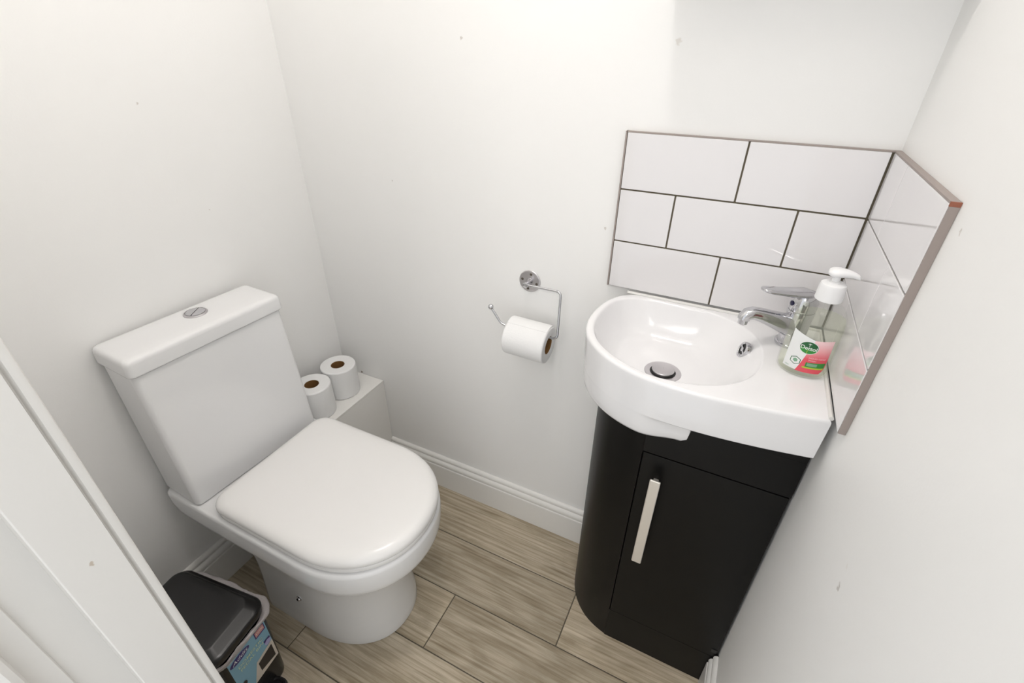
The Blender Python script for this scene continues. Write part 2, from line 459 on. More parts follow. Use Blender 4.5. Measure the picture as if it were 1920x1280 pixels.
DEPTH = .068
def basin_z(q, ang): return BZ-.004-DEPTH*bowl_depth(q, ang)
def make_basin():
    angs = sorted(set([round(2*PI*k/144-PI, 5) for k in range(144)] +
                      [round(math.atan2(p.y-BC.y, p.x-BC.x), 5) for p in (OUT[0], OUT[-1], OUT[1])]))
    n = len(angs); ro = [hit_outline(a) for a in angs]; rb = [bowl_r(a) for a in angs]
    def ring(f, z):
        return [Vector((BC.x+math.cos(a)*f(i), BC.y+math.sin(a)*f(i), z(i))) for i, a in enumerate(angs)]
    rings = []
    for q in (.02, .1, .2, .3, .4, .5, .58, .66, .73, .79, .84, .88, .92, .95, .975, 1.0):
        rings.append(ring(lambda i, q=q: rb[i]*q, lambda i, q=q: basin_z(q, angs[i])))
    rings.append(ring(lambda i: rb[i]+.0015, lambda i: BZ-.0015)); rings.append(ring(lambda i: rb[i]+.004, lambda i: BZ-.0003))
    rings.append(ring(lambda i: rb[i]+(ro[i]-rb[i])*.5, lambda i: BZ))
    rings.append(ring(lambda i: ro[i]-.0055, lambda i: BZ))
    for k in range(1, 5):
        a = PI/2*k/4
        rings.append(ring(lambda i, a=a: ro[i]-.0055+.0055*math.sin(a), lambda i, a=a: BZ-.0055+.0055*math.cos(a)))
    def zb(i, rr):
        x = BC.x+math.cos(angs[i])*rr; u = min(1, max(0, (x-1.088)/.016)); u = u*u*(3-2*u)
        y = BC.y+math.sin(angs[i])*rr
        low = .742 + .0*y
        return low+(.7845-low)*u
    def sm(u): u = min(1, max(0, u)); return u*u*(3-2*u)
    def xat(i): return BC.x+math.cos(angs[i])*ro[i]
    back = [max(0, math.sin(a)) for a in angs]
    def up_(i): return sm((xat(i)-1.099)/.014) if math.sin(angs[i]) < 0 else sm((xat(i)-1.08)/.05)   # 1 = no bulge below the apron
    def ins(i): return (.0165*sm((xat(i)-1.005)/.09) if math.sin(angs[i]) < 0 else 0)                  # bulge tucks in behind the apron towards the right
    APB = .7845
    def low(i, z): return z+(APB-z)*up_(i)
    for k in (0, .5, 1): rings.append(ring(lambda i, k=k: ro[i]-.002*k, lambda i, k=k: (BZ-.010)+(APB+.004-(BZ-.010))*k))
    rings.append(ring(lambda i: ro[i]-.0022-ins(i)*.12, lambda i: APB+.0015))
    rings.append(ring(lambda i: ro[i]-.0024-ins(i)*.55-.003*up_(i), lambda i: APB))
    rings.append(ring(lambda i: ro[i]-.0028-ins(i)-.006*up_(i), lambda i: low(i, APB-.006)))
    rings.append(ring(lambda i: ro[i]-.0040-ins(i)-.008*up_(i), lambda i: low(i, .760)))
    rings.append(ring(lambda i: ro[i]-.0058-ins(i)*1.05-.012*up_(i), lambda i: low(i, .747)))
    rings.append(ring(lambda i: ro[i]-.0095-ins(i)*1.15-.014*up_(i), lambda i: low(i, .7405)))
    rings.append(ring(lambda i: ro[i]-.0150-ins(i)*1.25-.016*up_(i), lambda i: low(i, .7385)))
    def zb(i, rr):
        x = BC.x+math.cos(angs[i])*rr; u = sm((x-1.085)/.03); return .7385+(APB-.7385)*u
    for k in (.7, .5, .3, .15, .05): rings.append(ring(lambda i, k=k: (ro[i]-.010)*k, lambda i, k=k: max(.7385, min(APB, zb(i, (ro[i]-.010)*k)))))
    return loft(rings)
t = thing('washbasin', 'small white D-shaped ceramic washbasin in the corner on the black vanity unit', 'basin', (BC.x, BC.y, .742))
ob('basin_body', make_basin(), M['ceramic_basin'], t, 50)
# waste
dz = basin_z(.1, 0)
wl = lambda prof, seg=48: lathe(prof, seg, Matrix.Translation((1.021, -.166, dz-.001)))
w_ = ob('waste', join(wl([(.0325, 0), (.0335, .0015), (.0325, .003), (.0265, .0032), (.0235, .0022)]),
                      setmi(wl([(.0235, .0022), (.0005, .0018)]), 1)), [M['satin_steel'], M['slot_shade']], t)
ob('plug', wl([(.0195, .0025), (.0205, .0075), (.0195, .0088), (.013, .0098), (.0004, .0103)]), M['satin_steel'], w_)
# overflow, set on the bowl wall facing the bowl
oa = math.atan2(-.108-BC.y, 1.15-BC.x)
rad = (Vector((1.150, -.108))-BC).length; q = rad/bowl_r(oa)
def bpnt(q, a): return Vector((BC.x+math.cos(a)*bowl_r(a)*q, BC.y+math.sin(a)*bowl_r(a)*q, basin_z(q, a)))
q = .885
p0 = bpnt(q, oa); nrm = (bpnt(q+.02, oa)-bpnt(q-.02, oa)).cross(bpnt(q, oa+.02)-bpnt(q, oa-.02)).normalized()
if nrm.z < 0: nrm = -nrm
nrm = (nrm*.5+Vector((-.93, -.30, .20))).normalized()
om = Matrix.Translation(p0+nrm*.0030) @ Vector((0, 0, 1)).rotation_difference(nrm).to_matrix().to_4x4() @ Matrix.Scale(1.25, 4)
ov = ob('overflow_ring', lathe([(.0085, -.001), (.0085, .002), (.0098, .0032), (.0118, .0025), (.0125, .0005), (.0125, -.003)], 40, om), M['chrome'], t)
ob('overflow_hole', join(setmi(lathe([(.0086, .0004), (.0003, .0004)], 32, om), 0),
                         setmi(xf(box(-.0014, .0014, -.0085, .0085, .0004, .0022, .0003), om), 1), setmi(lathe([(.0032, .0006), (.0032, .0026), (.0003, .0028)], 20, om), 1)),
   [M['slot_shade'], M['chrome']], ov)
ob('sealant_bead', join(tube([(.905, -TF-.0016, BZ+.0008), (1.1, -TF-.0016, BZ+.0008), (W-TF-.002, -TF-.0016, BZ+.0008), (W-TF-.0018, -.10, BZ+.0008), (W-TF-.0018, -.283, BZ+.0006)], .0034, 8)),
   M['sealant'], t)

# ------------------------------------------------------------------ basin mixer tap (spout points to the bowl)
TP = Vector((1.212, -.082, BZ)); t = thing('basin_tap', 'chrome single-lever mixer tap at the corner of the basin', 'tap', TP)
t.rotation_euler.z = math.atan2(-.50, -.87)              # local +x is the spout direction
def tx(*p): return Vector(p)
ob('base_ring', lathe([(.0003, 0), (.0245, 0), (.0250, .002), (.0245, .0045), (.0225, .0055), (.0003, .0055)], 40), M['chrome'], t, local=True)
ob('tap_body', lathe([(.0003, .0052), (.0215, .0052), (.0205, .015), (.0200, .035), (.0205, .052), (.0215, .062), (.0205, .066), (.0003, .066)], 40), M['chrome'], t, local=True)
# spout: flattened tapered tube ending in a turned-down nose
sp = []
cen = [(.006, 0, .034), (.026, 0, .0420), (.050, 0, .0510), (.070, 0, .0585), (.084, 0, .0615), (.0925, 0, .0600), (.0965, 0, .0550), (.0970, 0, .0505)]
wid = [.0165, .0150, .0130, .0118, .0112, .0108, .0098, .0092]; hgt = [.0200, .0170, .0135, .0112, .0104, .0102, .0098, .0094]
for i, c in enumerate(cen):
    a = Vector(cen[max(i-1, 0)]); b = Vector(cen[min(i+1, len(cen)-1)]); tt = (b-a).normalized(); up = Vector((-tt.z, 0, tt.x))
    sp.append([Vector(c)+Vector((0, 1, 0))*wid[i]*math.copysign(abs(math.cos(2*PI*k/28))**.8, math.cos(2*PI*k/28))+up*hgt[i]*math.copysign(abs(math.sin(2*PI*k/28))**.8, math.sin(2*PI*k/28)) for k in range(28)])
s_ = ob('spout', loft(sp), M['chrome'], t, 60, local=True)
ob('aerator', lathe([(.0003, .0420), (.0068, .0420), (.0078, .0430), (.0080, .0505), (.0003, .0505)], 28, Matrix.Translation((.097, 0, 0))), M['chrome'], s_, local=True)
ob('lever_cap', lathe([(.0205, .0668), (.0212, .072), (.0205, .084), (.0175, .093), (.011, .0985), (.0003, .1005)], 40, cap0=True), M['chrome'], t, local=True)
lv = []
lc = [(-.014, .094), (.005, .0975), (.028, .0990), (.048, .1010), (.066, .1035), (.076, .1055), (.0805, .1065)]
lw = [.0130, .0165, .0150, .0130, .0120, .0100, .0050]; lh = [.0050, .0074, .0068, .0058, .0050, .0040, .0022]
for (x, z), w, h in zip(lc, lw, lh):
    lv.append([Vector((x-.12*h*math.sin(2*PI*k/24), w*math.cos(2*PI*k/24), z+h*math.sin(2*PI*k/24))) for k in range(24)])
ob('lever', loft(lv), M['chrome'], t, 60, local=True)
dm = Matrix.Translation((.0203, 0, .079)) @ Matrix.Rotation(PI/2, 4, 'Y')
d_ = ob('indicator_dot', lathe([(.0044, 0), (.0044, .0014), (.0034, .0018), (.0003, .0019)], 20, dm, cap0=True), mat('dark blue dot', lin((24, 20, 66)), .3), t, local=True)

# ------------------------------------------------------------------ vanity unit
CR = W-.003
def cab_outline(): 
    c = catmull([(1.0215, -.2385, 0), (.990, -.2295, 0), (.960, -.2145, 0), (.935, -.1925, 0), (.916, -.166, 0), (.9035, -.136, 0), (.896, -.10, 0), (.893, -.06, 0), (.893, -.004, 0)], 5)
    return [Vector((CR, -.004, 0)), Vector((CR, -.2215, 0)), Vector((1.0215, -.2215, 0))]+c
co = cab_outline()
t = thing('vanity_unit', 'black floor-standing vanity cabinet with one curved end under the basin', 'cabinet', (1.08, -.12, 0))
body = join(loft([[p+Vector((0, 0, z)) for p in co] for z in (0, .7365)]),
            box(1.0217, CR, -.240, -.2215, .6548, .7365, .0008), box(1.118, CR, -.240, -.004, .7365, .7838, .0008),
            box(1.0217, CR, -.240, -.2215, 0, .1165, .0008))
ob('cabinet_body', body, M['black'], t, 35)
d = ob('door', box(1.0240, CR-.002, -.240, -.2225, .1172, .6525, .0008), M['black'], t)
hg = join(box(1.0475, 1.0675, -.2685, -.2635, .370, .6165, .0022, 3), box(1.0525, 1.0625, -.2645, -.2402, .585, .597, .001), box(1.0525, 1.0625, -.2645, -.2402, .390, .402, .001))
h = ob('handle', hg, M['nickel'], d, 35); h['label'] = 'pale satin metal bar handle'
t2 = ob('dark_square', box(CR-.016, CR-.004, -.2412, -.2402, .135, .147, .0003), M['slot_shade'], t)  # small near-black square low on the cabinet front

# ------------------------------------------------------------------ toilet
t = thing('toilet', 'white close-coupled toilet with closed D-shaped seat against the left wall', 'toilet', (.30, YC, 0))
# pan: pedestal flaring into a broad rim that runs back to the wall
secs = [  # z, x0, x1, h, rc, L, p
    (0.000, .168, .538, .136, .03, .20, 2.2), (.004, .165, .541, .138, .03, .20, 2.2), (.030, .165, .540, .1375, .03, .20, 2.2), (.070, .165, .534, .134, .03, .20, 2.15),
    (.120, .165, .530, .130, .03, .20, 2.1), (.170, .165, .533, .128, .03, .20, 2.1), (.215, .165, .543, .129, .03, .20, 2.1), (.250, .163, .560, .134, .03, .20, 2.1),
    (.280, .158, .582, .143, .03, .20, 2.1), (.302, .145, .602, .153, .03, .195, 2.1), (.318, .115, .619, .163, .03, .192, 2.1), (.328, .075, .629, .1695, .03, .19, 2.1),
    (.338, .045, .6345, .173, .028, .19, 2.1), (.352, .028, .638, .1752, .022, .19, 2.1), (.375, .021, .640, .1762, .018, .19, 2.1), (.396, .020, .640, .1760, .016, .19, 2.1),
    (.403, .021, .6385, .1748, .016, .19, 2.1), (.4065, .024, .6345, .1712, .016, .188, 2.1), (.4075, .030, .627, .165, .014, .185, 2.1)]
ob('pan', loft([dring(x0, x1, hh, z, rc, L, p) for z, x0, x1, hh, rc, L, p in secs]), M['ceramic'], t, 60)
def dstack(x0, x1, hh, rc, prof):
    return loft([dring(x0+i, x1-i, hh-i, z, max(.006, rc-i*.6), .19-i*.5, 2.12) for z, i in prof])
ob('seat', dstack(.190, .637, .1675, .035, [(.4078, .006), (.4095, .002), (.412, .0), (.4195, 0), (.4215, .002), (.4228, .006)]), M['seat'], t, 60)
ob('seat_lid', dstack(.182, .640, .1695, .040, [(.4236, .008), (.4246, .004), (.427, .0012), (.430, 0), (.436, .0002), (.441, .0022), (.4455, .0062), (.4490, .0125), (.4512, .021), (.4524, .034), (.4532, .055), (.4537, .085), (.4539, .125)]), M['seat'], t, 60)
# cistern
SQ = Matrix.Translation((.075, YC, 0)) @ Matrix.Rotation(math.radians(-2.6), 4, 'Z') @ Matrix.Translation((-.075, -YC, 0))   # tank sits slightly askew on the pan
def rstack(secs, r): return xf(loft([rrect(x0, x1, YC-hh, YC+hh, r, z) for z, x0, x1, hh in secs]), SQ)
c_ = ob('cistern', rstack([(.4078, .022, .146, .163), (.4095, .019, .149, .166), (.413, .018, .1505, .1675), (.50, .018, .1465, .1672), (.60, .018, .1410, .1668), (.70, .018, .1355, .1662), (.7550, .018, .1325, .1658), (.7575, .020, .1305, .164)], .013), M['ceramic'], t, 60)
l_ = ob('cistern_lid', xf(loft([rrect(x0, x1, YC-hh, YC+hh, r, z) for z, x0, x1, hh, r in
          [(.7592, .014, .1365, .1685, .010), (.7604, .0125, .1380, .1700, .011), (.7630, .012, .1385, .1705, .011), (.785, .012, .1380, .1700, .011), (.7905, .0130, .1368, .1688, .011), (.7940, .0155, .1342, .1662, .011), (.7958, .0190, .1305, .1625, .010), (.7966, .025, .1245, .1565, .010), (.7972, .045, .105, .137, .008)]]), SQ), M['ceramic'], t, 60)
bt_ = Matrix.Translation((.062, -.420, .7970))
fb = ob('flush_button', lathe([(.0235, -.0005), (.0240, .0015), (.0230, .0032), (.0205, .0036), (.0200, .0018), (.0003, .0018)], 48, bt_), M['satin_steel'], l_)
def half(sign):
    pts = []
    for k in range(17):
        a = -PI/2+PI*k/16; pts.append((.0185*math.cos(a), .0185*math.sin(a)))
    rr = []
    for z, s in ((.0018, 1), (.0038, 1), (.0046, .95), (.0048, .85)):
        rr.append([bt_ @ Matrix.Rotation(.55+(0 if sign > 0 else PI), 4, 'Z') @ Vector((.0008+x*s, y*s, z)) for x, y in pts])
    return loft(rr)
ob('push_plate', half(1), M['chrome'], fb); ob('push_plate', half(-1), M['chrome'], fb)
bolt = Matrix.Translation((.321, YC-.1300, .124)) @ Matrix.Rotation(PI/2, 4, 'X')
ob('bolt_cap', lathe([(.0075, -.003), (.0078, .0012), (.0066, .0018), (.0058, .0028), (.0052, .0048), (.0034, .0064), (.0003, .0070)], 24, bolt), M['chrome'], t)

# ------------------------------------------------------------------ toilet rolls
def roll_parts(t, R=.052, r=.0195, H=.100):
    pf = [(r+.0008, .001), (r+.003, 0), (R-.004, 0), (R-.001, .0015), (R, .005), (R, H-.005), (R-.001, H-.0015), (R-.004, H), (r+.003, H-.0005), (r+.0008, H-.0015)]
    rings = pf+[pf[0]]
    a = ob('paper', lathe(rings, 56), M['paper'], t, 50, local=True)
    b = ob('cardboard_core', lathe([(r, .002), (r+.0006, .002), (r+.0006, H-.002), (r, H-.002), (r, .002)], 40), M['cardboard'], t, local=True)
    b['label'] = 'brown cardboard tube'
G = 'spare toilet rolls on the pipe boxing'
r1 = thing('toilet_roll', 'spare toilet roll on the ledge in the corner, farther from the cistern', 'toilet roll', (.088, -.100, .375), .4, G)
roll_parts(r1)
r2 = r1.copy(); COL.objects.link(r2)
for ch in list(r1.children):
    c = ch.copy(); COL.objects.link(c); c.parent = r2
r2.location = (.093, -.2085, .375); r2.rotation_euler.z = 1.7
r2['label'] = 'spare toilet roll on the ledge, close up and partly behind the cistern'

# wire holder on the back wall
HP = Vector((.674, 0, .833))
t = thing('toilet_roll_holder', 'chrome wire toilet roll holder on a round plate on the back wall', 'toilet roll holder', HP)
hm = Matrix.Translation(HP) @ Matrix.Rotation(PI/2, 4, 'X')
wp = ob('wall_plate', lathe([(.0003, .0004), (.0265, .0004), (.0270, .0012), (.0262, .0022), (.0240, .0028), (.0003, .0034)], 48, hm), M['satin_steel'], t)
for k in range(4):
    a = PI/4+k*PI/2+.6
    ob('screw', lathe([(.0032, .002), (.0032, .0036), (.0024, .0042), (.0003, .0040)], 16, hm @ Matrix.Translation((.0185*math.cos(a), .0185*math.sin(a), 0))), mat('dark screw', (.16, .14, .12), .4, 1.) if k == 0 else bpy.data.materials['dark screw'], wp)
ob('post', lathe([(.0085, .003), (.0078, .006), (.0058, .009), (.0052, .020), (.0066, .023), (.0070, .026), (.0058, .0295), (.0003, .0305)], 28, hm), M['chrome'], t)
AX = Vector((.703, -.058, .7165))
wire = fillet([(.674, -.024, .833), (.7640, -.032, .8375), (.7715, -.058, .7350), (.755, -.058, .7285), (.640, -.058, .7325), (.626, -.058, .738), (.6015, -.058, .7720)], .012, 6)
ob('wire_arm', tube(wire, .0029, 12), M['chrome'], t, 60)
bm_ = bmesh.new(); bmesh.ops.create_uvsphere(bm_, u_segments=20, v_segments=12, radius=.0066)
bm_.verts.index_update()
ball = ([tuple(v.co+Vector((.6000, -.058, .7745))) for v in bm_.verts], [tuple(v.index for v in f.verts) for f in bm_.faces]); bm_.free()
ob('end_ball', ball, M['chrome'], t, 80)
rh = thing('toilet_roll', 'part-used toilet roll hanging on the chrome wall holder', 'toilet roll', (.649, -.058, .7110))
roll_parts(rh, .0445, .0210, .104)
rh.rotation_euler = (0, PI/2+.02, 0)
tl = []
for k in range(8):                                       # loose end of the paper, just lifting off
    a = math.radians(200-8*k); rr = .0446+.0004*k
    tl.append([Vector((rr*math.cos(a), rr*math.sin(a), zz)) for zz in (.002, .102)])
for k in range(8):
    p = [Vector(v) for v in tl[k]]
ob('loose_sheet', loft([[Vector(p) for p in r]+[Vector((p[0]*1.012, p[1]*1.012, p[2])) for p in reversed(r)] for r in tl]), M['paper'], rh, 40, local=True)

# ------------------------------------------------------------------ hand wash bottle
t = thing('soap_bottle', 'clear pump bottle of pale green hand wash with pink label on the basin', 'soap bottle', (1.2275, -.163, BZ), -.12)
EA, EB = .0365, .0300
def ell(R, z, sx=1., n=56): return [Vector((R*EA*math.cos(2*PI*k/n), R*EB*math.sin(2*PI*k/n), z)) for k in range(n)]
def mixring(w, r, z, n=56):
    """ellipse blending to a circle of radius r"""
    return [Vector(((1-w)*EA*math.cos(2*PI*k/n)+w*r*math.cos(2*PI*k/n), (1-w)*EB*math.sin(2*PI*k/n)+w*r*math.sin(2*PI*k/n), z)) for k in range(n)]
bp_ = [ell(.80, .0006), ell(.93, .0012), ell(.98, .004), ell(1, .009), ell(1, .045), ell(1, .080), ell(.985, .0865), mixring(.055, .014, .0935), mixring(.13, .014, .1000), mixring(.24, .014, .1060), mixring(.40, .0145, .1115), mixring(.62, .0145, .1165), mixring(.84, .0145, .1205), mixring(.97, .0145, .1235), mixring(1, .0143, .1310)]
ob('bottle', loft(bp_), M['bottle'], t, 60, local=True)
lq = [[Vector((p.x*.955, p.y*.955, p.z)) for p in r] for r in [ell(.80, .0025), ell(.93, .0032), ell(.98, .006), ell(1, .011), ell(1, .045), ell(1, .080), ell(.98, .0865), mixring(.055, .014, .0930), mixring(.115, .014, .0980)]]
lo = ob('liquid', loft(lq), M['liquid'], t, 60, local=True); lo['label'] = 'pale green liquid soap'
ob('pump_cap', lathe([(.0003, .1255), (.0178, .1255), (.0182, .1267), (.0176, .1470), (.0164, .1505), (.0130, .1525), (.0078, .1535), (.0075, .1550), (.0003, .1550)], 40), M['pump'], t, local=True)
ob('pump_stem', lathe([(.0056, .1550), (.0054, .1640)], 24, cap0=True, cap1=True), M['pump'], t, local=True)
hd = []
for x, w, h_, z in ((-.0150, .003, .0018, .1610), (-.0135, .0078, .0042, .1612), (-.009, .0112, .0062, .1615), (-.002, .0124, .0068, .1618), (.006, .0112, .0064, .1622), (.015, .0082, .0056, .1625), (.024, .0055, .0046, .1618), (.031, .0040, .0036, .1600), (.0345, .0026, .0024, .1585)):
    x = x*.82; z += .0060
    hd.append([Vector((x, w*math.cos(2*PI*k/24), z+h_*math.sin(2*PI*k/24))) for k in range(24)])
ob('pump_nozzle', xf(loft(hd), Matrix.Rotation(.05, 4, 'Z')), M['pump'], t, 60, local=True)
ob('dip_tube', tube([(0, 0, .004), (.004, .003, .06), (0, 0, .126)], .0026, 10), M['bottle'], t, 60, local=True)
# printed label wrapped on the front face (-y)
tab = []; s_acc = 0; last = None
for k in range(-120, 121):
    a = -PI/2+PI*.5*k/120; p = Vector((EA*math.cos(a), EB*math.sin(a)))
    if last is not None: s_acc += (p-last).length
    tab.append((s_acc, a)); last = p
mid = tab[120][0]; tab = [(s-mid, a) for s, a in tab]
def wrap(u, v, off):
    u = max(tab[0][0], min(tab[-1][0], u)); lo_, hi_ = 0, len(tab)-1
    while hi_-lo_ > 1:
        m_ = (lo_+hi_)//2
        if tab[m_][0] <= u: lo_ = m_
        else: hi_ = m_
    f_ = (u-tab[lo_][0])/(tab[hi_][0]-tab[lo_][0]); a = tab[lo_][1]*(1-f_)+tab[hi_][1]*f_
    nx, ny = math.cos(a)/EA, math.sin(a)/EB; l = math.hypot(nx, ny)
    return Vector((EA*math.cos(a)+nx/l*off, EB*math.sin(a)+ny/l*off, v))
mm = .001
def strip(left, right, v0, v1, off, k, nu=20, nv=14):
    """patch between curves u=left(v) and u=right(v), each mm; v0(u fraction), v1 too"""
    v, f = [], []
    for j in range(nv+1):
        for i in range(nu+1):
            fu, fv = i/nu, j/nv
            vv = v0(fu)*(1-fv)+v1(fu)*fv
            uu = left(vv)*(1-fu)+right(vv)*fu
            v.append(wrap(uu*mm, vv*mm, off*mm))
    for j in range(nv):
        for i in range(nu):
            a = j*(nu+1)+i; f.append((a, a+1, a+nu+2, a+nu+1))
    return v, f, [k]*len(f)
def disc(cu, cv, a, b, off, k, n=40, half=None, rot=0.):
    v, f = [], []
    rr = (0.001, .35, .7, 1)
    lo_a, hi_a = (0, 2*PI) if half is None else half
    for r in rr:
        for i in range(n+1):
            an = lo_a+(hi_a-lo_a)*i/n; x, y = a*r*math.cos(an), b*r*math.sin(an)
            v.append(wrap((cu+x*math.cos(rot)-y*math.sin(rot))*mm, (cv+x*math.sin(rot)+y*math.cos(rot))*mm, off*mm))
    for j in range(len(rr)-1):
        for i in range(n):
            q_ = j*(n+1)+i; f.append((q_, q_+1, q_+n+2, q_+n+1))
    return v, f, [k]*len(f)
def ltext(s, size, cu, cv, off, k, bold=True, rot=0., sx=1.):
    g = text_geo(s, size, bold)
    v = []
    for x, y, z in g[0]:
        x *= sx
        v.append(wrap((cu+x*math.cos(rot)-y*math.sin(rot))*mm, (cv+x*math.sin(rot)+y*math.cos(rot))*mm, off*mm))
    return v, g[1], [k]*len(g[1])
divide = lambda v: -9+13*max(0, min(1, (v-12)/58))**.8
LM = [M['lab_white'], M['lab_pink'], M['lab_green'], M['lab_green_light'], M['lab_yellow'], M['lab_sage'], M['lab_rose']]
lab = join(
    strip(lambda v: -29, divide, lambda f: 13, lambda f: 78-9*f, .25, 0),
    strip(divide, lambda v: 31-6*max(0, (26-v)/14)**2, lambda f: 12, lambda f: 69+2*f, .25, 1),
    disc(-1, 55, 13.0, 10.8, .40, 0), disc(-1, 55, 12.2, 10.0, .50, 2, half=(-.10, PI+.06)), disc(-1, 55, 12.2, 10.0, .50, 3, half=(PI+.06, 2*PI-.10)),
    ltext('Dettol', 8.6, -1, 54.2, .62, 0, True, -.02, 1.0),
    strip(lambda v: -1.4+(v-46)*.0, lambda v: -.7, lambda f: 57.5, lambda f: 63, .60, 0, 2, 3), strip(lambda v: -3.2, lambda v: 1.2, lambda f: 61.2, lambda f: 62, .60, 0, 3, 2),
    strip(lambda v: -2.2, lambda v: -1.5, lambda f: 45.3, lambda f: 51, .60, 4, 2, 3),
    disc(-12.5, 28.5, 7.2, 8.4, .42, 2, 6, rot=PI/2), disc(-12.5, 28.5, 6.0, 7.2, .50, 0, 6, rot=PI/2), disc(-12.5, 29, 3.4, 3.6, .56, 5, 6, rot=PI/2),
    ltext('LIQUID HAND', 3.7, 15.5, 38.6, .42, 6, True), ltext('WASH', 3.7, 9.3, 34.4, .42, 6, True),
    strip(lambda v: 2, lambda v: 29.5, lambda f: 22.5, lambda f: 30.5+1.2*f, .40, 3), strip(lambda v: 4, lambda v: 18, lambda f: 24.5, lambda f: 29.5, .48, 5),
    strip(lambda v: -1, lambda v: 28.6, lambda f: 20, lambda f: 22.4+.6*f, .40, 4),
    ltext('250ml', 2.4, -22, 16.5, .42, 5, True))
lb = ob('label', lab, LM, t, None, local=True); lb['label'] = 'white and pink printed front label with green oval logo'

# ------------------------------------------------------------------ pedal bin
BA = .125
F0 = Vector((.366, -.720, 0)); cdir = Vector((math.cos(BA), math.sin(BA), 0))
bc = F0-cdir*.122
t = thing('pedal_bin', 'small black plastic pedal bin by the door frame with blue label', 'bin', (bc.x, bc.y, 0), BA)
HX, HY = .122, .0735
def rr2(i, z, r=.03): return rrect(-HX+i, HX-i, -HY+i, HY-i, max(.006, r-i*.5), z, 9)
ob('bucket', loft([rr2(.012, 0), rr2(.010, .003), rr2(.009, .012), rr2(.004, .20), rr2(.003, .236), rr2(.0055, .2365), rr2(.011, .03)], True, True), M['bin_black'], t, 50, local=True)
lid = [rr2(.0005, .2500, .032), rr2(-.0005, .2520, .032), rr2(-.001, .264, .032), rr2(.0015, .2685, .032), rr2(.0045, .2700, .032)]
def lidtop(i, ix, z, dz_): return [Vector((p.x, p.y, z+dz_*(p.x/HX))) for p in rrect(-HX+i, HX-ix, -HY+i, HY-i, .022, 0, 9)]
lid += [lidtop(.007, .009, .2715, -.0006), lidtop(.013, .024, .2815, -.0010), lidtop(.016, .028, .2830, -.0012), lidtop(.030, .042, .2838, -.0012)]
lo_ = ob('lid', loft(lid), M['bin_black'], t, 35, local=True)
ob('hinge', tube([(-HX-.004, -.045, .243), (-HX-.004, .045, .243)], .008, 14), M['bin_black'], t, local=True)
pd = [rrect(.104, .152, -.030, .030, .020, .010, 9), rrect(.102, .154, -.032, .032, .022, .014, 9), rrect(.103, .153, -.031, .031, .021, .022, 9), rrect(.106, .150, -.028, .028, .019, .0245, 9), rrect(.110, .146, -.024, .024, .016, .0235, 9), rrect(.112, .144, -.022, .022, .014, .019, 9)]
pp = ob('pedal', loft(pd), M['bin_gloss'], t, 40, local=True)
ob('pedal_rib', box(.1125, .1435, -.003, .003, .018, .0255, .001), M['bin_gloss'], pp, local=True)
# printed label on the front face (local +x); y runs to the left as seen, so mirror
def fx(z): return HX-.009+.005*min(1, z/.20)+.0009
def flat(poly, off, k):
    v = [Vector((fx(z)+off, -y, z)) for y, z in poly]; return v, [tuple(range(len(v)))], [k]
def oval(cy, cz, a, b, off, k, n=28): return flat([(cy+a*math.cos(2*PI*i/n), cz+b*math.sin(2*PI*i/n)) for i in range(n)], off, k)
def btext(s, size, cy, cz, off, k, bold=True, shear=0., sx=1.):
    g = text_geo(s, size*1000, bold, shear)
    return [Vector((fx(cz+y/1000)+off, (cy+x*sx/1000), cz+y/1000)) for x, y, z in g[0]], g[1], [k]*len(g[1])
def rect(y0, y1, z0, z1, off, k): return flat([(-y0, z0), (-y1, z0), (-y1, z1), (-y0, z1)], off, k)
def ovl(cy, cz, a, b, off, k): return oval(-cy, cz, a, b, off, k)
BM = [M['lab_blue'], M['lab_navy'], M['lab_cream'], M['lab_photo'], M['lab_salmon'], M['lab_lilac'], M['lab_lime'], M['lab_white']]
Y0, Y1 = -.046, .052
bl = join(rect(Y0, Y1, .085, .228, 0, 0), flat([(-Y1, .085), (-Y1, .150), (-.004, .140), (.016, .085)], .0003, 2),
          flat([(-.046, .093), (-.046, .139), (-.006, .131), (-.006, .100)], .0006, 3),
          ovl(-.019, .2115, .025, .0098, .0003, 1), btext('Addis', .0135, -.019, .2115, .0006, 7, False, .25, 1.25),
          rect(.022, .049, .203, .224, .0003, 1), rect(.024, .047, .207, .2225, .0006, 4), btext('5 LITRE', .006, .0355, .2150, .0009, 7, True),
          btext('DOMESTIC', .0118, .002, .186, .0004, 6, True, 0, 1.15), btext('PEDAL BIN', .0118, .002, .172, .0004, 6, True, 0, 1.1),
          rect(.034, .050, .163, .170, .0004, 1), ovl(.042, .158, .008, .008, .0005, 5),
          ovl(-.033, .128, .006, .008, .0005, 3))
bo = ob('label', bl, BM, t, None, local=True); bo['label'] = 'pale blue printed label on the front of the bin'
